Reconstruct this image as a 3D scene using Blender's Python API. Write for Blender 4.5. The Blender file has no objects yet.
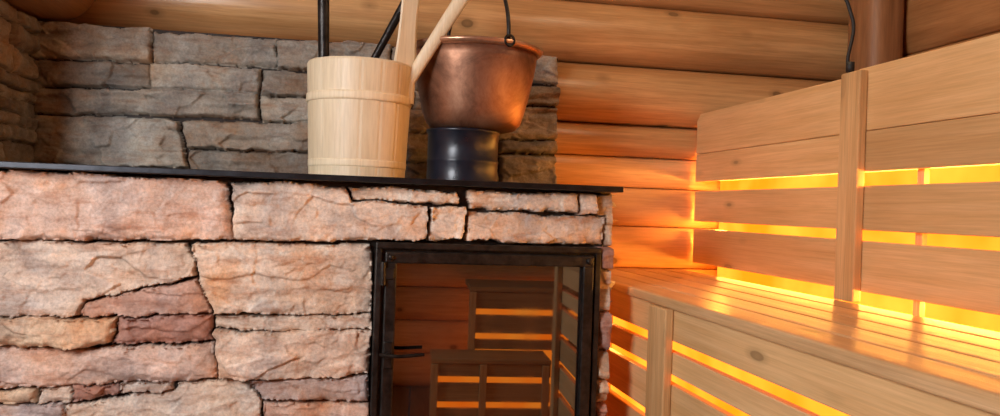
import bpy, bmesh, math, random
import numpy as np
from mathutils import Vector, Matrix
random.seed(7)
rng = np.random.RandomState(5)
scene = bpy.context.scene
scene.view_settings.view_transform = 'Standard'

EYE = 1.2
# ---------------------------------------------------------------- materials
def nt(name):
    m = bpy.data.materials.new(name); m.use_nodes = True
    t = m.node_tree; t.nodes.clear()
    o = t.nodes.new('ShaderNodeOutputMaterial'); b = t.nodes.new('ShaderNodeBsdfPrincipled')
    t.links.new(b.outputs[0], o.inputs[0])
    return m, t, b
def N(t, kind, **kw):
    n = t.nodes.new(kind)
    for k, v in kw.items():
        if k in n.inputs: n.inputs[k].default_value = v
        else: setattr(n, k, v)
    return n
def ramp(t, stops):
    r = t.nodes.new('ShaderNodeValToRGB'); e = r.color_ramp.elements
    while len(e) < len(stops): e.new(0.5)
    for el, (p, c) in zip(e, stops):
        el.position = p; el.color = (c[0], c[1], c[2], 1)
    return r
def mixc(t, fac, a, b, mode='MIX'):
    m = t.nodes.new('ShaderNodeMix'); m.data_type = 'RGBA'; m.blend_type = mode
    for sock, val in ((m.inputs[0], fac), (m.inputs[6], a), (m.inputs[7], b)):
        if isinstance(val, (int, float)): sock.default_value = val
        elif isinstance(val, tuple): sock.default_value = (val[0], val[1], val[2], 1)
        else: t.links.new(val, sock)
    return m.outputs[2]
def math_n(t, op, a, b=0.0):
    m = t.nodes.new('ShaderNodeMath'); m.operation = op
    for s, v in ((m.inputs[0], a), (m.inputs[1], b)):
        if isinstance(v, (int, float)): s.default_value = v
        else: t.links.new(v, s)
    return m.outputs[0]

def wood(name, light, dark, axis='Y', across=22.0, along=1.2, rough=0.5, knots=0.6, var=0.35, bump=0.15, kscale=(3.2, 7.0), fine=0.8):
    m, t, b = nt(name)
    tc = N(t, 'ShaderNodeTexCoord'); geo = N(t, 'ShaderNodeNewGeometry')
    off = t.nodes.new('ShaderNodeVectorMath'); off.operation = 'ADD'
    sc = t.nodes.new('ShaderNodeVectorMath'); sc.operation = 'SCALE'
    comb = N(t, 'ShaderNodeCombineXYZ')
    comb.inputs[0].default_value = 3.1; comb.inputs[1].default_value = 7.7; comb.inputs[2].default_value = 5.3
    t.links.new(comb.outputs[0], sc.inputs[0]); t.links.new(geo.outputs['Random Per Island'], sc.inputs['Scale'])
    t.links.new(tc.outputs['Object'], off.inputs[0]); t.links.new(sc.outputs[0], off.inputs[1])
    def mp(al, ac):
        mm = N(t, 'ShaderNodeMapping')
        s = [ac, ac, ac]; s['XYZ'.index(axis)] = al
        mm.inputs['Scale'].default_value = s
        t.links.new(off.outputs[0], mm.inputs[0]); return mm.outputs[0]
    n1 = N(t, 'ShaderNodeTexNoise', Scale=1.0, Detail=6.0, Roughness=0.66, Distortion=0.8)
    t.links.new(mp(along, across), n1.inputs['Vector'])
    n2 = N(t, 'ShaderNodeTexNoise', Scale=1.0, Detail=3.0, Roughness=0.7)
    t.links.new(mp(along*5, across*7), n2.inputs['Vector'])
    n3 = N(t, 'ShaderNodeTexNoise', Scale=1.0, Detail=3.0)
    t.links.new(mp(1.8, 3.0), n3.inputs['Vector'])
    r1 = ramp(t, [(0.32, dark), (0.5, tuple((a+c)/2 for a, c in zip(light, dark))), (0.66, light)])
    t.links.new(n1.outputs[0], r1.inputs[0])
    r2 = ramp(t, [(0.35, (0.74, 0.70, 0.65)), (0.6, (1, 1, 1))]); t.links.new(n2.outputs[0], r2.inputs[0])
    c = mixc(t, fine, r1.outputs[0], r2.outputs[0], 'MULTIPLY')
    r3 = ramp(t, [(0.3, (0.70, 0.63, 0.56)), (0.65, (1.05, 1.05, 1.05))]); t.links.new(n3.outputs[0], r3.inputs[0])
    c = mixc(t, fine, c, r3.outputs[0], 'MULTIPLY')
    rr = ramp(t, [(0.0, (1-var, 1-var*1.15, 1-var*1.3)), (1.0, (1.08, 1.08, 1.08))])
    t.links.new(geo.outputs['Random Per Island'], rr.inputs[0])
    c = mixc(t, 1.0, c, rr.outputs[0], 'MULTIPLY')
    if knots > 0:
        v = N(t, 'ShaderNodeTexVoronoi', Scale=1.0); v.inputs['Randomness'].default_value = 1.0
        t.links.new(mp(*kscale), v.inputs['Vector'])
        rk = ramp(t, [(0.0, (0.7, 0.7, 0.7)), (0.08, (1, 1, 1)), (0.10, (0.4, 0.4, 0.4)), (0.18, (0, 0, 0))]); t.links.new(v.outputs['Distance'], rk.inputs[0])
        kf = math_n(t, 'MULTIPLY', rk.outputs[0], knots)
        c = mixc(t, kf, c, tuple(x*0.33 for x in dark))
    t.links.new(c, b.inputs['Base Color']); b.inputs['Roughness'].default_value = rough
    bp = N(t, 'ShaderNodeBump', Strength=bump, Distance=0.01)
    t.links.new(n1.outputs[0], bp.inputs['Height']); t.links.new(bp.outputs[0], b.inputs['Normal'])
    return m

def stone_mat(name, rough=0.72):
    m, t, b = nt(name)
    at = N(t, 'ShaderNodeAttribute', attribute_name='stone_color')
    tc = N(t, 'ShaderNodeTexCoord')
    n1 = N(t, 'ShaderNodeTexNoise', Scale=11.0, Detail=12.0, Roughness=0.74, Distortion=0.1)
    t.links.new(tc.outputs['Object'], n1.inputs['Vector'])
    mp = N(t, 'ShaderNodeMapping'); mp.inputs['Scale'].default_value = (6, 6, 30)
    t.links.new(tc.outputs['Object'], mp.inputs[0])
    n2 = N(t, 'ShaderNodeTexNoise', Scale=1.0, Detail=8.0, Roughness=0.7, Distortion=0.15)
    t.links.new(mp.outputs[0], n2.inputs['Vector'])
    n3 = N(t, 'ShaderNodeTexNoise', Scale=150.0, Detail=4.0, Roughness=0.7)
    t.links.new(tc.outputs['Object'], n3.inputs['Vector'])
    n4 = N(t, 'ShaderNodeTexNoise', Scale=4.6, Detail=6.0, Roughness=0.62)
    t.links.new(tc.outputs['Object'], n4.inputs['Vector'])
    r1 = ramp(t, [(0.3, (0.45, 0.36, 0.32)), (0.43, (0.84, 0.78, 0.74)), (0.56, (1.06, 1.05, 1.04)), (0.68, (1.38, 1.42, 1.46))])
    t.links.new(n1.outputs[0], r1.inputs[0])
    c = mixc(t, 0.9, at.outputs['Color'], r1.outputs[0], 'MULTIPLY')
    r2 = ramp(t, [(0.36, (0.66, 0.42, 0.29)), (0.5, (1, 1, 1)), (0.7, (1.14, 1.1, 1.06))])
    t.links.new(n2.outputs[0], r2.inputs[0])
    c = mixc(t, 0.6, c, r2.outputs[0], 'MULTIPLY')
    r4 = ramp(t, [(0.35, (1.0, 0.68, 0.43)), (0.44, (1.04, 0.93, 0.82)), (0.52, (1.03, 1.04, 1.03)), (0.62, (0.70, 0.73, 0.78))])
    t.links.new(n4.outputs[0], r4.inputs[0])
    c = mixc(t, 0.9, c, r4.outputs[0], 'MULTIPLY')
    r3 = ramp(t, [(0.35, (0.7, 0.7, 0.7)), (0.6, (1.08, 1.08, 1.08))]); t.links.new(n3.outputs[0], r3.inputs[0])
    c = mixc(t, 0.7, c, r3.outputs[0], 'MULTIPLY')
    t.links.new(c, b.inputs['Base Color']); b.inputs['Roughness'].default_value = rough
    s = math_n(t, 'ADD', math_n(t, 'MULTIPLY', n1.outputs[0], 0.7), math_n(t, 'MULTIPLY', n3.outputs[0], 0.2))
    bp = N(t, 'ShaderNodeBump', Strength=0.5, Distance=0.010)
    t.links.new(s, bp.inputs['Height']); t.links.new(bp.outputs[0], b.inputs['Normal'])
    return m

def metal(name, col, rough, metallic=1.0, bumps=40.0, bstr=0.1, var=0.3):
    m, t, b = nt(name)
    tc = N(t, 'ShaderNodeTexCoord')
    n = N(t, 'ShaderNodeTexNoise', Scale=bumps, Detail=5.0, Roughness=0.6); t.links.new(tc.outputs['Object'], n.inputs['Vector'])
    r = ramp(t, [(0.3, tuple(x*(1-var) for x in col)), (0.7, tuple(min(1, x*(1+var)) for x in col))])
    t.links.new(n.outputs[0], r.inputs[0]); t.links.new(r.outputs[0], b.inputs['Base Color'])
    b.inputs['Metallic'].default_value = metallic
    rr = N(t, 'ShaderNodeMapRange'); rr.inputs['To Min'].default_value = max(0.02, rough-0.1); rr.inputs['To Max'].default_value = rough+0.12
    t.links.new(n.outputs[0], rr.inputs['Value']); t.links.new(rr.outputs[0], b.inputs['Roughness'])
    bp = N(t, 'ShaderNodeBump', Strength=bstr, Distance=0.004); t.links.new(n.outputs[0], bp.inputs['Height']); t.links.new(bp.outputs[0], b.inputs['Normal'])
    return m

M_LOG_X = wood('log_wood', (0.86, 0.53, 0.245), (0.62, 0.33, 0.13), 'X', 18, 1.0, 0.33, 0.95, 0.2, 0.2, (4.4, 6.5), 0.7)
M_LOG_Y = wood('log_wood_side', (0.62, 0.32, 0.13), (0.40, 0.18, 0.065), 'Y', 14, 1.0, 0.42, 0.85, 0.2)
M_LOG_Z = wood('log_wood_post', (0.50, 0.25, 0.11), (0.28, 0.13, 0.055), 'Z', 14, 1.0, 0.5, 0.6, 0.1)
M_BENCH = wood('bench_wood', (0.92, 0.62, 0.31), (0.79, 0.48, 0.205), 'Y', 34, 1.1, 0.38, 0.8, 0.22, 0.08, (3.4, 10.0), 0.5)
M_SEAT = wood('seat_wood', (0.86, 0.58, 0.31), (0.68, 0.41, 0.18), 'Y', 34, 1.1, 0.34, 0.7, 0.24, 0.2, (3.0, 12.0), 0.65)
M_BENCH_Z = wood('bench_wood_upright', (0.88, 0.58, 0.28), (0.74, 0.44, 0.19), 'Z', 30, 1.1, 0.45, 0.3, 0.15)
M_BENCH_X = wood('bench_wood_cross', (0.74, 0.46, 0.20), (0.55, 0.31, 0.12), 'X', 26, 1.1, 0.5, 0.2, 0.2)
M_BUCKET = wood('bucket_wood', (0.91, 0.78, 0.56), (0.82, 0.67, 0.44), 'Z', 20, 1.5, 0.48, 0.0, 0.06, 0.04, (3, 7), 0.45)
M_HANDLE = wood('ladle_wood', (0.91, 0.77, 0.55), (0.80, 0.63, 0.40), 'Z', 40, 2.0, 0.45, 0.0, 0.1, 0.05, (3, 7), 0.5)
M_FLOOR = wood('floor_wood', (0.25, 0.14, 0.07), (0.13, 0.07, 0.035), 'Y', 15, 1, 0.5, 0.4, 0.3)
M_STONE = stone_mat('sandstone')
M_IRON = metal('black_iron', (0.032, 0.028, 0.025), 0.36, 0.7, 40, 0.6, 0.6)
M_STEEL = metal('dark_steel_plate', (0.03, 0.031, 0.036), 0.33, 0.8, 25, 0.06)
M_ENAMEL = metal('black_enamel', (0.012, 0.015, 0.026), 0.3, 0.1, 20, 0.2)
M_RUBBER = metal('black_rubber', (0.015, 0.015, 0.015), 0.6, 0.0, 50, 0.05)
def copper_mat(name, dark, mid, light, r0, r1_, bs=0.05):
    m, t, b = nt(name)
    tc = N(t, 'ShaderNodeTexCoord')
    n = N(t, 'ShaderNodeTexNoise', Scale=7.0, Detail=9.0, Roughness=0.72, Distortion=0.5); t.links.new(tc.outputs['Object'], n.inputs['Vector'])
    v = N(t, 'ShaderNodeTexVoronoi', Scale=45.0, feature='SMOOTH_F1'); t.links.new(tc.outputs['Object'], v.inputs['Vector'])
    r = ramp(t, [(0.36, dark), (0.5, mid), (0.64, light)])
    t.links.new(n.outputs[0], r.inputs[0]); t.links.new(r.outputs[0], b.inputs['Base Color'])
    b.inputs['Metallic'].default_value = 0.7
    rr = N(t, 'ShaderNodeMapRange'); rr.inputs['To Min'].default_value = r0; rr.inputs['To Max'].default_value = r1_
    t.links.new(n.outputs[0], rr.inputs['Value']); t.links.new(rr.outputs[0], b.inputs['Roughness'])
    bp = N(t, 'ShaderNodeBump', Strength=bs, Distance=0.006); t.links.new(v.outputs['Distance'], bp.inputs['Height']); t.links.new(bp.outputs[0], b.inputs['Normal'])
    return m
M_COPPER = copper_mat('aged_copper', (0.17, 0.078, 0.045), (0.32, 0.155, 0.09), (0.45, 0.25, 0.155), 0.54, 0.32)
M_COPPER_RIM = copper_mat('polished_copper', (0.45, 0.24, 0.15), (0.58, 0.33, 0.2), (0.7, 0.44, 0.3), 0.35, 0.25)
def glass_mat():
    m, t, b = nt('smoked_oven_glass')
    tc = N(t, 'ShaderNodeTexCoord')
    n = N(t, 'ShaderNodeTexNoise', Scale=6.0, Detail=7.0, Roughness=0.7); t.links.new(tc.outputs['Object'], n.inputs['Vector'])
    r = ramp(t, [(0.4, (0.003, 0.003, 0.003)), (0.7, (0.020, 0.014, 0.010))])
    t.links.new(n.outputs[0], r.inputs[0]); t.links.new(r.outputs[0], b.inputs['Base Color'])
    rs = ramp(t, [(0.45, (0.01,)*3), (0.68, (0.05,)*3)]); t.links.new(n.outputs[0], rs.inputs[0]); t.links.new(rs.outputs[0], b.inputs['Roughness'])
    b.inputs['IOR'].default_value = 2.6
    return m
M_GLASS = glass_mat()
def glow_mat():
    m = bpy.data.materials.new('amber_backlight'); m.use_nodes = True; t = m.node_tree; t.nodes.clear()
    o = t.nodes.new('ShaderNodeOutputMaterial'); e = t.nodes.new('ShaderNodeEmission'); t.links.new(e.outputs[0], o.inputs[0])
    tc = N(t, 'ShaderNodeTexCoord'); n = N(t, 'ShaderNodeTexNoise', Scale=3.5, Detail=3.0)
    t.links.new(tc.outputs['Object'], n.inputs['Vector'])
    r = ramp(t, [(0.36, (1.0, 0.16, 0.004)), (0.66, (1.0, 0.28, 0.022))])
    t.links.new(n.outputs[0], r.inputs[0]); t.links.new(r.outputs[0], e.inputs[0]); e.inputs[1].default_value = 2.8
    return m
M_GLOW = glow_mat()

# ---------------------------------------------------------------- helpers
def finish(ob, mat=None, parent=None, origin=None, smooth=False):
    me = ob.data
    if origin is None:
        co = [v.co for v in me.vertices]
        mn = Vector([min(c[i] for c in co) for i in range(3)]); mx = Vector([max(c[i] for c in co) for i in range(3)])
        origin = Vector(((mn.x+mx.x)/2, (mn.y+mx.y)/2, mn.z))
    origin = Vector(origin)
    me.transform(Matrix.Translation(-origin))
    if parent is not None:
        ob.parent = parent; pw = Vector((0, 0, 0)); p = parent
        while p is not None: pw += p.location; p = p.parent
        ob.location = origin - pw
    else: ob.location = origin
    if mat: me.materials.clear(); me.materials.append(mat)
    if smooth:
        for p in me.polygons: p.use_smooth = True
    return ob
def from_bm(name, bm, mat=None, parent=None, origin=None, smooth=False):
    me = bpy.data.meshes.new(name); bm.normal_update(); bm.to_mesh(me); bm.free()
    ob = bpy.data.objects.new(name, me); bpy.context.collection.objects.link(ob)
    return finish(ob, mat, parent, origin, smooth)
def box(bm, x0, x1, y0, y1, z0, z1, bev=0.003, seg=2):
    g = bmesh.ops.create_cube(bm, size=1.0)
    vs = g['verts']
    for v in vs:
        v.co = Vector(((x0+x1)/2+v.co.x*(x1-x0), (y0+y1)/2+v.co.y*(y1-y0), (z0+z1)/2+v.co.z*(z1-z0)))
    if bev > 0:
        es = list({e for v in vs for e in v.link_edges})
        bmesh.ops.bevel(bm, geom=es, offset=bev, segments=seg, affect='EDGES', profile=0.5)
def empty(name, loc, label=None, cat=None, **kw):
    e = bpy.data.objects.new(name, None); e.location = loc; e.empty_display_size = 0.05
    bpy.context.collection.objects.link(e)
    if label: e['label'] = label; e['category'] = cat
    for k, v in kw.items(): e[k] = v
    return e
def lathe(bm, prof, cx, cy, seg=96, rad=None, closed=False):
    rings = []
    for r, z in prof:
        ring = []
        for i in range(seg):
            a = 2*math.pi*i/seg; rr = r + (rad(i, z) if rad else 0)
            ring.append(bm.verts.new((cx+rr*math.cos(a), cy+rr*math.sin(a), z)))
        rings.append(ring)
    for k in range(len(rings)-1):
        for i in range(seg):
            j = (i+1) % seg
            bm.faces.new((rings[k][i], rings[k][j], rings[k+1][j], rings[k+1][i]))
    if closed:
        for i in range(seg):
            j = (i+1) % seg
            bm.faces.new((rings[-1][i], rings[-1][j], rings[0][j], rings[0][i]))
    else:
        bm.faces.new(list(reversed(rings[0]))); bm.faces.new(rings[-1])
def tube(bm, pts, rads, seg=14, flat=None):
    pts = [Vector(p) for p in pts]; rings = []
    up = None
    for i, p in enumerate(pts):
        d = (pts[min(i+1, len(pts)-1)] - pts[max(i-1, 0)]).normalized()
        if up is None:
            up = Vector((0, 1, 0)) if abs(d.y) < 0.9 else Vector((1, 0, 0))
        s = d.cross(up).normalized(); up = s.cross(d).normalized()
        r = rads[i] if isinstance(rads, (list, tuple)) else rads
        f = flat if flat else 1.0
        rings.append([bm.verts.new(p + s*r*math.cos(2*math.pi*k/seg) + up*r*f*math.sin(2*math.pi*k/seg)) for k in range(seg)])
    for a, b_ in zip(rings, rings[1:]):
        for k in range(seg):
            j = (k+1) % seg; bm.faces.new((a[k], a[j], b_[j], b_[k]))
    bm.faces.new(list(reversed(rings[0]))); bm.faces.new(rings[-1])
def curve_pts(ctrl, n=24):
    ctrl = [Vector(c) for c in ctrl]; P = [ctrl[0]]+ctrl+[ctrl[-1]]; out = []
    for i in range(1, len(P)-2):
        for k in range(n):
            t = k/n; a, b_, c, d = P[i-1], P[i], P[i+1], P[i+2]
            out.append(0.5*((2*b_)+(-a+c)*t+(2*a-5*b_+4*c-d)*t*t+(-a+3*b_-3*c+d)*t**3))
    out.append(ctrl[-1]); return out

# numpy noise
def vnoise(x, y, seed):
    r = np.random.RandomState(seed); tab = r.rand(256, 256)
    xi = np.floor(x).astype(int); yi = np.floor(y).astype(int); fx = x-xi; fy = y-yi
    fx = fx*fx*(3-2*fx); fy = fy*fy*(3-2*fy)
    g = lambda a, b_: tab[a % 256, b_ % 256]
    return (g(xi, yi)*(1-fx)+g(xi+1, yi)*fx)*(1-fy)+(g(xi, yi+1)*(1-fx)+g(xi+1, yi+1)*fx)*fy
def fbm(x, y, seed, octv=4, rough=0.5):
    s = 0; a = 1; tot = 0
    for o in range(octv):
        s = s + a*(vnoise(x*2**o, y*2**o, seed+o)-0.5)*2; tot += a; a *= rough
    return s/tot
def facets(x, y, seed):
    """broken-rock facets: nearest jittered cell, each a small tilted plane"""
    r = np.random.RandomState(seed); tab = r.rand(128, 128, 5)
    xi = np.floor(x).astype(int); yi = np.floor(y).astype(int)
    bd = np.full(x.shape, 9.0); out = np.zeros(x.shape)
    for dx in (-1, 0, 1):
        for dy in (-1, 0, 1):
            c = tab[(xi+dx) % 128, (yi+dy) % 128]
            px = xi+dx+c[..., 0]-x; py = yi+dy+c[..., 1]-y
            d = px*px+py*py; m = d < bd
            val = (c[..., 2]-0.5)+(c[..., 3]-0.5)*px*0.9+(c[..., 4]-0.5)*py*1.3
            out = np.where(m, val, out); bd = np.where(m, d, bd)
    return out

# back-projection through the camera: image pixel -> metres on a wall at distance D
A = math.radians(11.0); R = math.radians(2.0); F = 800.0
def pixel_to_wall(u, v, D):  # u, v are image pixels, projected back onto the wall plane
    x = u-500; y = v-208
    xp = x*math.cos(R)+y*math.sin(R); yp = -x*math.sin(R)+y*math.cos(R)
    den = F*math.cos(A)-math.sin(A)*xp
    return (D*(F*math.sin(A)+math.cos(A)*xp)/den, EYE-yp*D/den)

def masonry_rows(x0, x1, z0, z1, seed, hmin=0.06, hmax=0.15, lmin=0.12, lmax=0.42):
    r = random.Random(seed); out = []; z = z1
    while z > z0+0.02:
        h = r.uniform(hmin, hmax)
        if z-h < z0+0.04: h = z-z0
        x = x0-r.uniform(0, lmin)
        while x < x1:
            l = r.uniform(lmin, lmax)
            a, b_ = max(x, x0), min(x+l, x1)
            if x1-(x+l) < 0.05: b_ = x1; l = x1-x+0.01
            if b_-a > 0.02:
                if h > 0.11 and r.random() < 0.3:
                    q = h*r.uniform(0.35, 0.6)
                    out.append([(a, z), (b_, z), (b_, z-q), (a, z-q)]); out.append([(a, z-q), (b_, z-q), (b_, z-h), (a, z-h)])
                else: out.append([(a, z), (b_, z), (b_, z-h), (a, z-h)])
            x += l
        z -= h
    return out

def stone_field(name, s0, s1, t0, t1, polys, cols, place, parent, hole=None, res=0.003, depth=0.035, seed=1, joint=0.001, mortar=(0.03, 0.02, 0.015), flip=False, amp=1.0, layers=0.0, hmin=0.5):
    ns = int((s1-s0)/res)+1; ntt = int((t1-t0)/res)+1
    S, T = np.meshgrid(np.linspace(s0, s1, ns), np.linspace(t0, t1, ntt))
    SW = S+0.010*fbm(S*8, T*8, seed, 3)+0.006*fbm(S*40, T*40, seed+7, 3)
    TW = T+0.008*fbm(S*7, T*12, seed+20, 3, 0.6)+0.006*fbm(S*35, T*60, seed+27, 3)
    best = np.full(S.shape, -1.0); idx = np.full(S.shape, -1)
    jn = joint+0.0022*fbm(S*10, T*10, seed+33, 2)
    for k, poly in enumerate(polys):
        P = np.array(poly); mn = P.min(0)-0.02; mx = P.max(0)+0.02
        msk = (SW > mn[0]) & (SW < mx[0]) & (TW > mn[1]) & (TW < mx[1])
        if not msk.any(): continue
        x = SW[msk]; y = TW[msk]; ins = np.zeros(x.shape, bool); d = np.full(x.shape, 9.0)
        for i in range(len(P)):
            ax, ay = P[i]; bx, by = P[(i+1) % len(P)]
            c = ((ay > y) != (by > y)) & (x < (bx-ax)*(y-ay)/((by-ay) if abs(by-ay) > 1e-9 else 1e-9)+ax)
            ins ^= c
            l2 = (bx-ax)**2+(by-ay)**2
            tt = np.clip(((x-ax)*(bx-ax)+(y-ay)*(by-ay))/l2, 0, 1)
            d = np.minimum(d, np.hypot(x-ax-tt*(bx-ax), y-ay-tt*(by-ay)))
        d = np.where(ins, d, -d)-jn[msk]
        cur = best[msk]; up = d > cur
        cur[up] = d[up]; best[msk] = cur
        ci = idx[msk]; ci[up & (d > 0)] = k; idx[msk] = ci
    r = np.random.RandomState(seed+99)
    n = len(polys); hs = depth*r.uniform(hmin, 1.0, n+1); gx = r.uniform(-0.06, 0.06, n+1)*amp; gy = r.uniform(-0.16, 0.10, n+1)*amp
    cen = np.array([np.mean(p, axis=0) for p in polys]+[[0, 0]])
    chip = 0.0015+0.014*np.clip(fbm(S*15, T*15, seed+80, 3)+0.1, 0, 1)
    prof = np.clip(1-np.exp(-(np.maximum(best, 0)/chip)**1.0), 0, 1)
    prof = 0.5*np.clip(np.maximum(best, 0)/0.002, 0, 1)+0.5*prof
    wx = S+0.015*fbm(S*14, T*14, seed+50, 4, 0.6); wy = T+0.010*fbm(S*14, T*18, seed+55, 4, 0.6)
    off = idx*0.731
    big = facets(wx*8+off, wy*17+off, seed+40); small = facets(wx*26+off, wy*50+off, seed+41)
    broad = fbm(S*6+idx*3.7, T*9+idx*1.9, seed+42, 3, 0.5)
    fine = fbm(S*55, T*70, seed+60, 4, 0.65)
    h = hs[idx]+gx[idx]*(S-cen[idx, 0])+gy[idx]*(T-cen[idx, 1])+amp*(0.012*big+0.004*small+0.008*broad+0.003*fine)
    if layers > 0:
        lw = (T+0.01*fbm(S*5, T*3, seed+70, 3))*55+idx*0.37
        h = h+layers*(vnoise(lw, S*3+idx, seed+71)-0.5)
    hp = np.pad(h, 1, mode='edge')
    h = (hp[1:-1, 1:-1]*2+hp[:-2, 1:-1]+hp[2:, 1:-1]+hp[1:-1, :-2]+hp[1:-1, 2:])/6
    h = np.where(idx >= 0, h*prof, 0.003*fine)
    colarr = np.array([tuple(c) for c in cols]+[mortar])
    C = colarr[idx]
    tint = (1+0.12*big)[..., None]
    C = np.where((idx >= 0)[..., None], C*tint, np.array(mortar))
    V = place(S.ravel(), T.ravel(), h.ravel())
    ii = np.arange(ns*ntt).reshape(ntt, ns)
    q = np.stack([ii[:-1, :-1], ii[:-1, 1:], ii[1:, 1:], ii[1:, :-1]], -1).reshape(-1, 4)
    if hole is not None:
        cs = (S[:-1, :-1]+S[1:, 1:])/2; ct = (T[:-1, :-1]+T[1:, 1:])/2
        keep = ~((cs > hole[0]) & (cs < hole[1]) & (ct > hole[2]) & (ct < hole[3]))
        q = q[keep.ravel()]
    if flip: q = q[:, ::-1]
    me = bpy.data.meshes.new(name); me.from_pydata(V.tolist(), [], q.tolist())
    at = me.color_attributes.new('stone_color', 'FLOAT_COLOR', 'POINT')
    cc = np.ones((ns*ntt, 4), np.float32); cc[:, :3] = C.reshape(-1, 3)
    at.data.foreach_set('color', cc.ravel())
    ob = bpy.data.objects.new(name, me); bpy.context.collection.objects.link(ob)
    me.polygons.foreach_set('use_smooth', [True]*len(me.polygons))
    return finish(ob, M_STONE, parent)

# ---------------------------------------------------------------- stove
FRONT = 2.0; BACK = 2.6; XR = 0.69; XL = -1.6; XA = -0.897
stove = empty('masonry_stove', (-0.45, 2.3, 0), 'sandstone masonry sauna stove with black iron glass door', 'stove')
pale = (0.72, 0.585, 0.48); pink = (0.71, 0.535, 0.45); cream = (0.78, 0.67, 0.565); red = (0.45, 0.255, 0.205); tan = (0.67, 0.49, 0.34); mauve = (0.55, 0.46, 0.435)
px = [
 ([(-20,170),(226,179),(230,206),(232,240),(60,241),(-20,240)], pink),
 ([(231,180),(342,186),(352,200),(428,206),(425,240),(300,242),(232,240)], pale),
 ([(345,185),(459,191),(460,204),(420,205),(352,199)], cream),
 ([(430,206),(466,206),(463,240),(426,241)], cream),
 ([(467,190),(577,194),(576,212),(468,210)], cream),
 ([(578,194),(594,194),(594,214),(577,214)], pale),
 ([(595,194),(616,195),(616,246),(606,246),(606,216),(595,215)], tan),
 ([(467,211),(520,212),(605,217),(604,246),(465,241)], pale),
 ([(-20,241),(183,242),(192,256),(196,277),(130,291),(82,301),(78,316),(-20,318)], pale),
 ([(190,243),(370,244),(373,278),(373,313),(215,315),(203,294)], cream),
 ([(82,301),(132,291),(197,278),(203,294),(213,314),(122,317),(78,315)], (0.56,0.37,0.30)),
 ([(-20,319),(78,316),(117,318),(109,345),(70,351),(-20,347)], tan),
 ([(118,318),(190,315),(213,315),(214,341),(110,346)], red),
 ([(214,316),(373,314),(371,329),(290,332),(215,330)], cream),
 ([(215,331),(290,332),(371,330),(370,375),(300,379),(215,381)], pale),
 ([(-20,348),(70,352),(160,345),(214,342),(215,381),(120,384),(70,386),(-20,390)], pink),
 ([(-20,391),(34,388),(36,404),(-20,404)], tan),
 ([(35,388),(66,386),(69,401),(60,403),(36,404)], pale),
 ([(68,386),(119,384),(121,396),(69,401)], red),
 ([(120,384),(166,383),(168,393),(121,397)], pale),
 ([(-20,405),(60,403),(66,418),(60,432),(-20,432)], mauve),
 ([(61,403),(120,398),(170,393),(172,384),(240,381),(262,402),(262,432),(62,432)], cream),
 ([(243,380),(300,379),(370,376),(370,401),(263,402)], mauve),
 ([(263,403),(370,402),(371,432),(263,432)], pink),
]
polys = []; cols = []
for p, c in px:
    polys.append([pixel_to_wall(u, v, FRONT) for u, v in p])
    k = rng.uniform(0.88, 1.06); cols.append(tuple(x*k for x in c))
zlow = pixel_to_wall(100, 432, FRONT)[1]
def addgen(ps, pal, r):
    for p in ps:
        polys.append(p); c = r.choice(pal); k = r.uniform(0.85, 1.1); cols.append(tuple(x*k for x in c))
rr = random.Random(3); pal = [pale, pink, cream, tan, red, pale, cream, mauve]
ztop = EYE+0.050
addgen(masonry_rows(XL, -0.80, 0.0, ztop, 11), pal, rr)
addgen(masonry_rows(-0.80, 0.075, 0.0, zlow-0.004, 12), pal, rr)
addgen(masonry_rows(0.075, XR+0.01, 0.0, 0.475, 13), pal, rr)
addgen(masonry_rows(0.655, XR+0.012, 0.475, pixel_to_wall(606, 247, 2)[1], 14, 0.05, 0.12, 0.1, 0.2), [tan, red, pale], rr)
DX0, DX1, DZ0, DZ1 = 0.079, 0.655, 0.48, 1.106
stone_field('stone_front', XL, XR, 0.0, ztop, polys, cols, lambda s, t, h: np.stack([s, FRONT+0.035-h, t], 1), stove,
            hole=(DX0+0.008, DX1-0.008, DZ0+0.008, DZ1-0.008), seed=3, depth=0.056, joint=0.0006, res=0.0024, layers=0.005, hmin=0.45)
ps = masonry_rows(FRONT+0.02, BACK+0.1, 0.0, ztop, 21); rr = random.Random(4)
stone_field('stone_side', FRONT+0.02, BACK+0.1, 0.0, ztop, ps, [rr.choice(pal) for _ in ps], lambda s, t, h: np.stack([XR-0.03+h, s, t], 1), stove, seed=9, res=0.006)
bm = bmesh.new()
box(bm, XL, XR-0.04, FRONT+0.36, BACK+0.1, 0, ztop, 0); box(bm, XL, DX0, FRONT+0.045, FRONT+0.36, 0, ztop, 0)
box(bm, DX1, XR-0.04, FRONT+0.045, FRONT+0.36, 0, ztop, 0); box(bm, DX0, DX1, FRONT+0.045, FRONT+0.36, 0, DZ0, 0)
box(bm, DX0, DX1, FRONT+0.045, FRONT+0.36, DZ1, ztop, 0)
core = from_bm('stove_core', bm, metal('soot', (0.03, 0.02, 0.015), 0.8, 0, 30, 0.2), stove)

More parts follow.
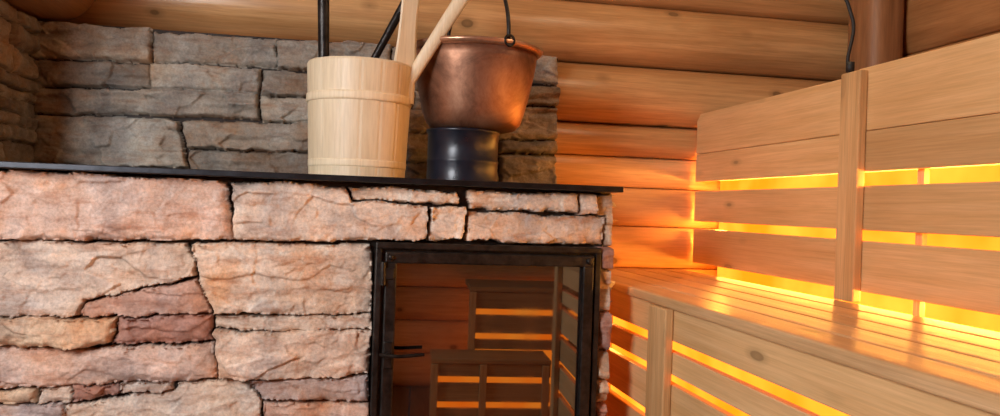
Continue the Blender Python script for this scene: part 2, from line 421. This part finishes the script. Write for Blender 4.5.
# alcove walls above ledge
grey = (0.32, 0.285, 0.24); greyd = (0.235, 0.21, 0.18); greyl = (0.40, 0.365, 0.31)
bx = [
 ([(20,19),(150,26),(151,61),(30,57)], greyl), ([(152,31),(276,36),(276,66),(152,62)], grey),
 ([(277,38),(391,42),(391,71),(277,67)], grey), ([(392,44),(470,47),(470,76),(392,72)], grey),
 ([(471,47),(561,53),(561,84),(471,78)], greyl),
 ([(30,58),(148,62),(148,87),(30,84)], greyd), ([(149,63),(262,67),(259,93),(149,90)], greyl),
 ([(263,68),(330,72),(330,97),(260,94)], greyd), ([(30,85),(259,93),(258,118),(30,112)], grey),
 ([(260,95),(330,98),(330,123),(260,120)], greyl), ([(30,113),(178,119),(188,168),(30,165)], greyl),
 ([(180,119),(330,123),(330,151),(187,149)], grey), ([(188,150),(330,152),(330,190),(188,185)], greyd),
 ([(500,85),(561,86),(561,106),(500,104)], grey), ([(500,105),(561,107),(560,140),(500,138)], greyl),
 ([(500,139),(559,141),(559,154),(500,153)], greyd), ([(500,154),(558,155),(557,200),(500,200)], grey)]
polys = []; cols = []
for p, c in bx:
    polys.append([pixel_to_wall(u, v, BACK-0.02) for u, v in p]); cols.append(c)
rr = random.Random(8)
xa, _ = pixel_to_wall(331, 120, BACK); xb, _ = pixel_to_wall(499, 120, BACK)
for p in masonry_rows(xa, xb, EYE+0.05, pixel_to_wall(400, 74, BACK)[1], 31, 0.05, 0.1, 0.1, 0.25):
    polys.append(p); cols.append(rr.choice([grey, greyd, greyl]))
ALT = 1.712
alc = empty('stone_surround', (-0.1, 2.66, EYE+0.066), 'grey rough stone wall cladding behind the stove shelf', 'stone wall', kind='structure')
stone_field('stone_back', XA-0.03, XR, EYE+0.066, ALT, polys, cols, lambda s, t, h: np.stack([s, BACK+0.02-h, t], 1), alc, seed=14, depth=0.042, mortar=(0.03, 0.022, 0.018), joint=-0.0005, amp=1.1, layers=0.014)
ps = masonry_rows(1.98, BACK+0.03, EYE+0.066, ALT, 41, 0.03, 0.08, 0.15, 0.35)
stone_field('stone_left', 1.98, BACK+0.03, EYE+0.066, ALT, ps, [rr.choice([grey, greyd, grey]) for _ in ps], lambda s, t, h: np.stack([XA-0.03+h, s, t], 1), alc, seed=17, depth=0.03, res=0.004, mortar=(0.03, 0.022, 0.018), amp=0.8, layers=0.01)
bm = bmesh.new()
box(bm, XA-0.03, XR-0.02, BACK+0.032, BACK+0.1, EYE+0.066, ALT-0.004, 0.002)
box(bm, XL, XA-0.045, 1.99, BACK+0.1, EYE+0.066, ALT-0.004, 0.002)
b_ = from_bm('stone_backing', bm, None, alc)
at = b_.data.color_attributes.new('stone_color', 'FLOAT_COLOR', 'POINT')
for d in at.data: d.color = (0.3, 0.24, 0.19, 1)
b_.data.materials.append(M_STONE)

# ledge
bm = bmesh.new(); box(bm, XL, XR+0.012, 1.955, 2.598, EYE+0.051, EYE+0.0655, 0.002)
o = from_bm('stove_shelf', bm, M_STEEL); o['label'] = 'thin black steel shelf plate on the masonry stove'; o['category'] = 'shelf'

# ---------------------------------------------------------------- stove door
door = empty('oven_door', Vector((0.37, FRONT, DZ0))-stove.location); door.parent = stove
def frame(bm, x0, x1, z0, z1, w, y0, y1, bev=0.003):
    box(bm, x0, x1, y0, y1, z1-w, z1, bev); box(bm, x0, x1, y0, y1, z0, z0+w, bev)
    box(bm, x0, x0+w, y0, y1, z0+w*0.9, z1-w*0.9, bev); box(bm, x1-w, x1, y0, y1, z0+w*0.9, z1-w*0.9, bev)
bm = bmesh.new(); frame(bm, DX0, DX1, DZ0, DZ1, 0.016, 1.975, 2.045)
from_bm('outer_frame', bm, M_IRON, door)
bm = bmesh.new(); frame(bm, DX0+0.023, DX1-0.021, DZ0+0.023, DZ1-0.021, 0.029, 1.966, 1.988, 0.004)
from_bm('inner_frame', bm, M_IRON, door)
bm = bmesh.new(); box(bm, DX0+0.036, DX1-0.034, 2.000, 2.005, DZ0+0.036, DZ1-0.034, 0.0)
cxg = (DX0+DX1)/2
bmesh.ops.rotate(bm, cent=Vector((cxg, 2.0025, 0)), matrix=Matrix.Rotation(math.radians(-2.6), 3, 'Z'), verts=bm.verts)
from_bm('glass_pane', bm, M_GLASS, door)
bm = bmesh.new(); frame(bm, DX0+0.0165, DX1-0.0165, DZ0+0.0165, DZ1-0.0165, 0.016, 1.9885, 2.042, 0.0)
from_bm('inner_rebate', bm, M_IRON, door)
for z in (DZ1-0.075, DZ0+0.075):
    bm = bmesh.new(); tube(bm, [(DX0+0.019, 1.963, z-0.028), (DX0+0.019, 1.963, z+0.028)], 0.007)
    box(bm, DX0+0.021, DX0+0.046, 1.960, 1.966, z-0.014, z+0.014, 0.002)
    from_bm('hinge', bm, M_IRON, door)
bm = bmesh.new(); tube(bm, [(DX0+0.036, 1.967, 0.832), (DX0+0.036, 1.952, 0.832)], 0.007)
box(bm, DX0+0.026, DX0+0.047, 1.960, 1.966, 0.80, 0.865, 0.002)
tube(bm, curve_pts([(DX0+0.016, 1.954, 0.835), (DX0+0.06, 1.951, 0.831), (DX0+0.125, 1.955, 0.835)], 6), [0.0045]*13)
from_bm('latch_handle', bm, M_IRON, door, smooth=False)
for x in (DX0+0.037, DX1-0.035):
    for z in (DZ1-0.035, DZ0+0.037):
        bm = bmesh.new(); tube(bm, [(x, 1.967, z), (x, 1.961, z), (x, 1.958, z)], [0.008, 0.008, 0.004]); from_bm('rivet', bm, M_IRON, door, smooth=True)

# ---------------------------------------------------------------- bucket
LT = EYE+0.0665
bxc, byc = 0.030, 2.17
bucket = empty('wooden_bucket', (bxc, byc, LT), 'pale pine stave bucket holding long ladles, on black shelf', 'bucket')
def Rb(z):
    t = (z-LT)/0.3; return 0.1265+0.013*t
zt = LT+0.3
groove = lambda i, z: -0.0009 if i % 9 == 0 else 0.0
prof = [(0.118, LT), (Rb(LT), LT+0.001)]
prof += [(Rb(LT+0.3*k/10), LT+0.3*k/10) for k in range(1, 10)]
prof += [(Rb(zt)+0.000, zt-0.006), (Rb(zt)-0.003, zt), (Rb(zt)-0.013, zt), (Rb(zt)-0.016, zt-0.006), (0.112, LT+0.02), (0.02, LT+0.018)]
bm = bmesh.new(); lathe(bm, prof, bxc, byc, 144, groove); from_bm('bucket_body', bm, M_BUCKET, bucket)
for zc, hw, th in ((LT+0.205, 0.012, 0.0035), (LT+0.035, 0.010, 0.001)):
    bm = bmesh.new()
    pr = [(Rb(zc-hw)-0.002, zc-hw), (Rb(zc-hw)+th*0.7, zc-hw+0.001), (Rb(zc)+th, zc-hw*0.5), (Rb(zc)+th, zc+hw*0.5), (Rb(zc+hw)+th*0.7, zc+hw-0.001), (Rb(zc+hw)-0.002, zc+hw)]
    lathe(bm, pr, bxc, byc, 96, None, True); from_bm('hoop', bm, M_BUCKET, bucket, smooth=True)
bm = bmesh.new()
hx = bxc+0.112
secs = [(zt-0.10, 0.034, 0), (zt-0.01, 0.035, 0.0), (zt+0.03, 0.032, 0.002), (zt+0.07, 0.028, 0.003), (zt+0.13, 0.026, 0.005), (zt+0.2, 0.028, 0.009), (zt+0.235, 0.022, 0.012), (zt+0.245, 0.012, 0.012)]
rings = []
for z, w, dx in secs:
    cx, cy = hx+dx+(z-zt)*0.02, byc-0.055
    rings.append([bm.verts.new((cx+a*w*0.9, cy+b*0.010+a*w*0.45, z)) for a, b in ((-1, -.6), (-.8, -1), (.8, -1), (1, -.6), (1, .6), (.8, 1), (-.8, 1), (-1, .6))])
for a, b_ in zip(rings, rings[1:]):
    for k in range(8): bm.faces.new((a[k], a[(k+1) % 8], b_[(k+1) % 8], b_[k]))
bm.faces.new(list(reversed(rings[0]))); bm.faces.new(rings[-1])
from_bm('stave_handle', bm, M_BUCKET, bucket)

def ladle(label, p_bot, p_top, rad, mat, mat_bowl, flat=1.0, bowl=0.035):
    p0 = Vector(p_bot); p1 = Vector(p_top)
    e = empty('ladle', p0, label, 'ladle', group='ladles standing in the bucket')
    bm = bmesh.new(); n = 12
    tube(bm, [p0.lerp(p1, k/n) for k in range(n+1)], [rad*(0.85+0.25*abs(k/n-0.35)) for k in range(n)]+[rad*0.6], 14, flat)
    from_bm('ladle_handle', bm, mat, e, smooth=True)
    bm = bmesh.new()
    lathe(bm, [(0.004, p0.z-0.01), (bowl*0.6, p0.z-0.004), (bowl*0.95, p0.z+0.012), (bowl, p0.z+0.035), (bowl-0.003, p0.z+0.035), (bowl*0.9, p0.z+0.013), (bowl*0.5, p0.z), (0.003, p0.z-0.005)], p0.x, p0.y, 28)
    from_bm('ladle_bowl', bm, mat_bowl, e, smooth=True)
ladle('black long-handled metal ladle standing upright in bucket', (bxc-0.085, byc-0.03, LT+0.03), (-0.077, 2.14, LT+0.58), 0.016, M_IRON, M_IRON, 1.0, 0.022)
ladle('black metal ladle leaning to the side in bucket', (bxc-0.075, byc+0.045, LT+0.10), (0.185, byc+0.01, LT+0.57), 0.012, M_IRON, M_IRON, 1.0, 0.024)
ladle('pale wooden ladle leaning over the copper pot', (bxc+0.01, byc-0.02, LT+0.06), (0.312, 2.09, LT+0.53), 0.019, M_HANDLE, M_HANDLE, 0.6, 0.035)

# ---------------------------------------------------------------- copper pot on stand
cx, cy = 0.324, 2.25
stand = empty('pot_stand', (cx, cy, LT), 'short blue-black enamelled pipe stand under copper pot', 'stand')
bm = bmesh.new()
lathe(bm, [(0.06, LT), (0.101, LT), (0.102, LT+0.004), (0.1005, LT+0.008), (0.1, LT+0.055), (0.1012, LT+0.058), (0.1012, LT+0.062), (0.1, LT+0.065), (0.1, LT+0.135), (0.104, LT+0.140), (0.105, LT+0.144), (0.104, LT+0.148), (0.06, LT+0.148)], cx, cy, 80)
from_bm('stand_body', bm, M_ENAMEL, stand, smooth=True)
px_, py_ = 0.350, 2.25; pb = LT+0.149; rimz = 1.645
pot = empty('copper_pot', (px_, py_, pb), 'round aged copper cauldron with iron bail handle', 'pot')
prof = [(0.02, pb), (0.100, pb), (0.119, pb+0.005), (0.134, pb+0.02), (0.144, pb+0.05), (0.156, pb+0.10), (0.167, pb+0.15), (0.174, pb+0.19), (0.176, rimz-0.014), (0.172, rimz-0.012), (0.165, pb+0.17), (0.145, pb+0.08), (0.11, pb+0.02), (0.02, pb+0.008)]
bm = bmesh.new(); lathe(bm, prof, px_, py_, 96); from_bm('pot_body', bm, M_COPPER, pot, smooth=True)
bm = bmesh.new(); lathe(bm, [(0.1745, rimz-0.016), (0.184, rimz-0.012), (0.191, rimz-0.007), (0.192, rimz-0.001), (0.189, rimz+0.002), (0.181, rimz-0.002), (0.1725, rimz-0.011)], px_, py_, 96, None, True)
from_bm('pot_rim', bm, M_COPPER_RIM, pot, smooth=True)
da = Vector((0.33, -0.94, 0)).normalized()
c0 = Vector((px_, py_, rimz-0.01)); ctr = []
for k in range(25):
    a = math.pi*k/24; ctr.append(c0+da*(0.184*math.cos(a))+Vector((0, 0, 0.2*math.sin(a)+0.02)))
ctr = [ctr[0]-Vector((0, 0, 0.014))]+ctr+[ctr[-1]-Vector((0, 0, 0.014))]
bm = bmesh.new(); tube(bm, ctr, 0.0055, 10); from_bm('bail_handle', bm, M_IRON, pot, smooth=True)
for s in (1, -1):
    p = c0+da*(0.19*s); bm = bmesh.new()
    ring = [p+Vector((0, 0, 0.008))+Vector((0, 0, 1))*0.014*math.sin(t)+Vector((-da.y, da.x, 0))*0.014*math.cos(t) for t in [2*math.pi*k/14 for k in range(14)]]
    tube(bm, ring+[ring[0]], 0.0035, 8); from_bm('handle_lug', bm, M_IRON, pot, smooth=True)

# ---------------------------------------------------------------- walls of logs
def logs(name, axis, a0, a1, face, sign, zs, mat, bulges, thick=0.1, gap=0.985):
    bm = bmesh.new(); n = 60; m = 20
    for li, (z0, z1) in enumerate(zip(zs, zs[1:])):
        bl = bulges[li] if li < len(bulges) else bulges[-1]
        grid = []
        for i in range(n+1):
            a = a0+(a1-a0)*i/n; row = []
            wob = 0.006*math.sin(a*3.1+li*2)+0.004*math.sin(a*7.3+li)
            dz = 0.004*math.sin(a*2.3+li*1.7) if 0 < li < len(zs)-2 else 0.0
            for j in range(m+1):
                t = -math.cos(math.pi*j/m); z = (z0+z1)/2+(z1-z0)/2*t*gap+dz*(1-t*t)
                hgt = bl*math.sqrt(max(0, 1-(t*0.998)**2))+wob*(1-t*t)
                p = face+sign*hgt
                row.append(bm.verts.new((a, p, z) if axis == 'X' else (p, a, z)))
            b0 = face-sign*thick
            row.append(bm.verts.new((a, b0, z1) if axis == 'X' else (b0, a, z1)))
            row.insert(0, bm.verts.new((a, b0, z0) if axis == 'X' else (b0, a, z0)))
            grid.append(row)
        L = len(grid[0])
        for i in range(n):
            for j in range(L-1):
                bm.faces.new((grid[i][j], grid[i+1][j], grid[i+1][j+1], grid[i][j+1]))
            bm.faces.new((grid[i][L-1], grid[i+1][L-1], grid[i+1][0], grid[i][0]))
        bm.faces.new(grid[0]); bm.faces.new(list(reversed(grid[-1])))
    bmesh.ops.recalc_face_normals(bm, faces=bm.faces)
    o = from_bm(name, bm, mat); o['kind'] = 'structure'
    for p in o.data.polygons: p.use_smooth = len(p.vertices) == 4
    return o
zsb = [0.0, 0.2, 0.42, 0.62, 0.80, 1.0, 1.15, 1.29, 1.40, 1.516, 1.727, 1.945, 2.17, 2.4]
logs('wall_back', 'X', -1.7, 1.95, 2.765, -1, zsb, M_LOG_X, [0.03]*5+[0.024, 0.026, 0.03, 0.05, 0.105, 0.115, 0.115, 0.10])
zsr = [0.0, 0.22, 0.44, 0.66, 0.88, 1.1, 1.34, 1.56, 1.78, 2.02, 2.2, 2.4]
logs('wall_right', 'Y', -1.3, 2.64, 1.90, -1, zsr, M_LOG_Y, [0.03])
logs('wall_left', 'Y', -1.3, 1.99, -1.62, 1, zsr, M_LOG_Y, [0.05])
logs('wall_front', 'X', -1.7, 1.95, -1.3, 1, zsr, M_LOG_X, [0.05])
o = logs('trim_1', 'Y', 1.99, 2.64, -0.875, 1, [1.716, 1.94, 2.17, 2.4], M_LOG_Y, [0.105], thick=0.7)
bm = bmesh.new()
for k in range(22): box(bm, -1.7+k*0.17, -1.7+k*0.17+0.165, -1.4, 2.8, -0.04, 0.0, 0.003)
o = from_bm('floor', bm, M_FLOOR); o['kind'] = 'structure'
bm = bmesh.new()
for k in range(22): box(bm, -1.7+k*0.17, -1.7+k*0.17+0.165, -1.4, 2.8, 2.4, 2.43, 0.003)
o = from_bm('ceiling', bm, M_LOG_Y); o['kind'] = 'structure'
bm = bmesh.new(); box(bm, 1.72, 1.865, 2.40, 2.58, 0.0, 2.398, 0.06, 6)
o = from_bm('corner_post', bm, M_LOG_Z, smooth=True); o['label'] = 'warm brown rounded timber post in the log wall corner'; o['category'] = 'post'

# ---------------------------------------------------------------- benches
Y0, Y1 = 0.72, 2.715
bench = empty('sauna_bench', (1.0, 1.7, 0), 'pine slatted sauna bench with backrest and amber light in the gaps', 'bench')
bm = bmesh.new(); x = 0.765; ws = [0.088, 0.088, 0.088, 0.088, 0.085]
for i, w in enumerate(ws):
    box(bm, x, x+w, Y0, Y1, 0.974, 1.0, 0.006, 3); x += w+0.004
from_bm('seat', bm, M_SEAT, bench)
for y in (0.8, 1.3, 1.83, 2.35, 2.62):
    bm = bmesh.new(); box(bm, 0.80, 1.21, y, y+0.04, 0.925, 0.974, 0.002); from_bm('seat_bearer', bm, M_BENCH_X, bench)
bm = bmesh.new()
for z0, z1 in ((0.896, 0.972), (0.816, 0.870), (0.696, 0.793), (0.580, 0.672), (0.46, 0.555), (0.34, 0.435), (0.22, 0.315), (0.10, 0.195)):
    box(bm, 0.780, 0.80, Y0, Y1, z0, z1, 0.003)
from_bm('front_slats', bm, M_BENCH, bench)
for y in (0.72, 1.79, 2.62):
    bm = bmesh.new(); box(bm, 0.757, 0.7795, y, y+(0.11 if y == 1.79 else 0.07), 0.0, 0.973, 0.004); from_bm('leg', bm, M_BENCH_Z, bench)
    bm = bmesh.new(); box(bm, 1.175, 1.21, y, y+0.07, 0.0, 0.924, 0.004); from_bm('leg', bm, M_BENCH_Z, bench)
bk = empty('backrest', Vector((1.25, 1.7, 1.0))-bench.location); bk.parent = bench
bm = bmesh.new()
for y0, y1, dx, up in ((1.775, 2.705, 0.0, 0.0), (Y0, 1.7745, -0.004, 0.012)):
    for z0, z1 in ((EYE+0.2185, EYE+0.362+up), (EYE+0.119, EYE+0.2175), (EYE-0.023, EYE+0.085), (EYE-0.172, EYE-0.049)):
        box(bm, 1.240+dx, 1.260+dx, y0, y1, z0, z1, 0.003)
from_bm('backrest_slats', bm, M_BENCH, bk)
for y0, y1, xa_, xb_, z0, z1 in ((1.735, 1.812, 1.212, 1.2355, 1.001, EYE+0.366), (0.73, 0.80, 1.212, 1.2355, 1.001, EYE+0.37)):
    bm = bmesh.new(); box(bm, xa_, xb_, y0, y1, z0, z1, 0.004); from_bm('upright', bm, M_BENCH_Z, bk)
for y in (1.10, 1.565, 1.86):
    bm = bmesh.new(); box(bm, 1.2605, 1.275, y, y+0.022, 0.0, EYE+0.28, 0.002); from_bm('batten', bm, M_BENCH_Z, bk)
bm = bmesh.new(); box(bm, 1.345, 1.365, Y0, 2.70, 0.0, EYE+0.285, 0.002); from_bm('light_baffle_back', bm, M_BENCH, bk)  # unseen board added to block the panel's glow towards the right wall
bm = bmesh.new(); box(bm, 1.2605, 1.365, Y0, 2.70, EYE+0.287, EYE+0.305, 0.002); from_bm('light_baffle_cap', bm, M_BENCH, bk)  # unseen baffle added above the panel to stop its glow spilling upwards

def glowpanel(name, x0, x1, y0, y1, z0, z1, label):
    bm = bmesh.new(); box(bm, x0, x1, y0, y1, z0, z1, 0.002)
    o = from_bm(name, bm, M_GLOW); o['label'] = label; o['category'] = 'light panel'; return o
glowpanel('light_panel', 1.33, 1.344, Y0+0.02, 2.69, 0.0, EYE+0.27, 'amber glowing light panel behind the backrest slats')
glowpanel('light_panel', 0.91, 0.922, Y0+0.02, 2.60, 0.0, 0.90, 'amber glowing light panel under the bench seat')

# rear steps (seen mirrored in the oven glass)
rb = empty('step_bench', (0.75, -0.6, 0), 'lower pine slatted step bench with amber lit gaps', 'bench', group='rear sauna benches')
bm = bmesh.new()
for z0, z1 in ((0.0, 0.085), (0.12, 0.225), (0.26, 0.33)): box(bm, 0.28, 0.95, -0.42, -0.40, z0, z1, 0.003)
for z0, z1 in ((0.36, 0.42), (0.455, 0.565), (0.60, 0.70)): box(bm, 0.50, 1.6, -0.72, -0.70, z0, z1, 0.003)
from_bm('front_slats', bm, M_BENCH_X, rb)
bm = bmesh.new(); box(bm, 0.28, 0.95, -0.70, -0.39, 0.332, 0.357, 0.004); box(bm, 0.50, 1.6, -1.2, -0.69, 0.702, 0.73, 0.004)
from_bm('seat', bm, M_BENCH_X, rb)
for x0 in (0.28, 0.55, 0.9):
    bm = bmesh.new(); box(bm, x0, x0+0.04, -0.398, -0.38, 0, 0.33, 0.003); from_bm('leg', bm, M_BENCH_Z, rb)
for x0 in (0.50, 1.0, 1.5):
    bm = bmesh.new(); box(bm, x0, x0+0.04, -0.698, -0.68, 0.358, 0.70, 0.003); from_bm('leg', bm, M_BENCH_Z, rb)
glowpanel('light_panel', 0.30, 0.93, -0.51, -0.50, 0.0, 0.32, 'amber glowing light panel inside the step bench')
glowpanel('light_panel', 0.54, 1.55, -0.81, -0.80, 0.0, 0.69, 'amber glowing light panel inside the step bench')

# cable
bm = bmesh.new()
tube(bm, curve_pts([(1.235, 1.82, 2.398), (1.22, 1.82, 2.0), (1.195, 1.82, 1.83), (1.225, 1.81, 1.74), (1.235, 1.80, 1.68), (1.215, 1.79, 1.60), (1.219, 1.785, 1.568)], 10), 0.0045, 8)
tube(bm, [(1.219, 1.785, 1.567), (1.219, 1.785, 1.592)], 0.010, 10)
o = from_bm('power_cable', bm, M_RUBBER, smooth=True); o['label'] = 'thin black cable hanging down to the backrest post'; o['category'] = 'cable'

# window in left wall
bm = bmesh.new()
wy0, wy1, wz0, wz1 = -0.15, 0.85, 1.3, 2.2
for a in ((wy0, wy1, wz0, wz0+.06), (wy0, wy1, wz1-.06, wz1), (wy0, wy0+.06, wz0+.06, wz1-.06), (wy1-.06, wy1, wz0+.06, wz1-.06)):
    box(bm, -1.56, -1.51, a[0], a[1], a[2], a[3], 0.004)
o = from_bm('window_1', bm, M_BENCH_Z); o['kind'] = 'structure'

# ---------------------------------------------------------------- lights
def area(name, loc, tgt, w, h, power, col):
    l = bpy.data.lights.new(name, 'AREA'); l.shape = 'RECTANGLE'; l.size = w; l.size_y = h; l.energy = power; l.color = col
    o = bpy.data.objects.new(name, l); o.location = loc; o.rotation_euler = (Vector(tgt)-Vector(loc)).to_track_quat('-Z', 'Y').to_euler()
    bpy.context.collection.objects.link(o); return o
def point(name, loc, power, col, r=0.05):
    l = bpy.data.lights.new(name, 'POINT'); l.energy = power; l.color = col; l.shadow_soft_size = r
    o = bpy.data.objects.new(name, l); o.location = loc; bpy.context.collection.objects.link(o); return o
area('window_daylight', (-1.46, 0.35, 1.75), (0.1, 2.0, 1.1), 0.85, 0.75, 65, (0.95, 0.97, 1.0))
point('overhead_fill', (1.0, 1.75, 2.28), 9, (1.0, 0.76, 0.48), 0.06)  # added warm fill from above to brighten benches and logs, no fixture
area('led_strip', (1.315, 1.7, 1.012), (0.9, 1.7, 1.02), 1.9, 0.015, 11, (1.0, 0.40, 0.06))
area('led_strip_upper', (1.315, 1.7, 1.30), (0.9, 1.7, 1.30), 1.9, 0.015, 7, (1.0, 0.40, 0.06))
point('corner_lamp', (1.295, 2.60, 1.17), 4.5, (1.0, 0.32, 0.04), 0.02)
point('corner_lamp_low', (0.86, 2.45, 0.86), 1.4, (1.0, 0.36, 0.06), 0.03)

w = bpy.data.worlds.new('World'); scene.world = w; w.use_nodes = True
w.node_tree.nodes['Background'].inputs[0].default_value = (0.6, 0.7, 0.9, 1); w.node_tree.nodes['Background'].inputs[1].default_value = 0.05

# ---------------------------------------------------------------- camera
cam = bpy.data.cameras.new('Camera'); cam.lens = 28.8; cam.sensor_width = 36.0; cam.clip_start = 0.02
co = bpy.data.objects.new('Camera', cam); bpy.context.collection.objects.link(co)
co.matrix_world = Matrix.Translation((0, 0, EYE)) @ Matrix.Rotation(-A, 4, 'Z') @ Matrix.Rotation(math.radians(90), 4, 'X') @ Matrix.Rotation(R, 4, 'Z')
scene.camera = co
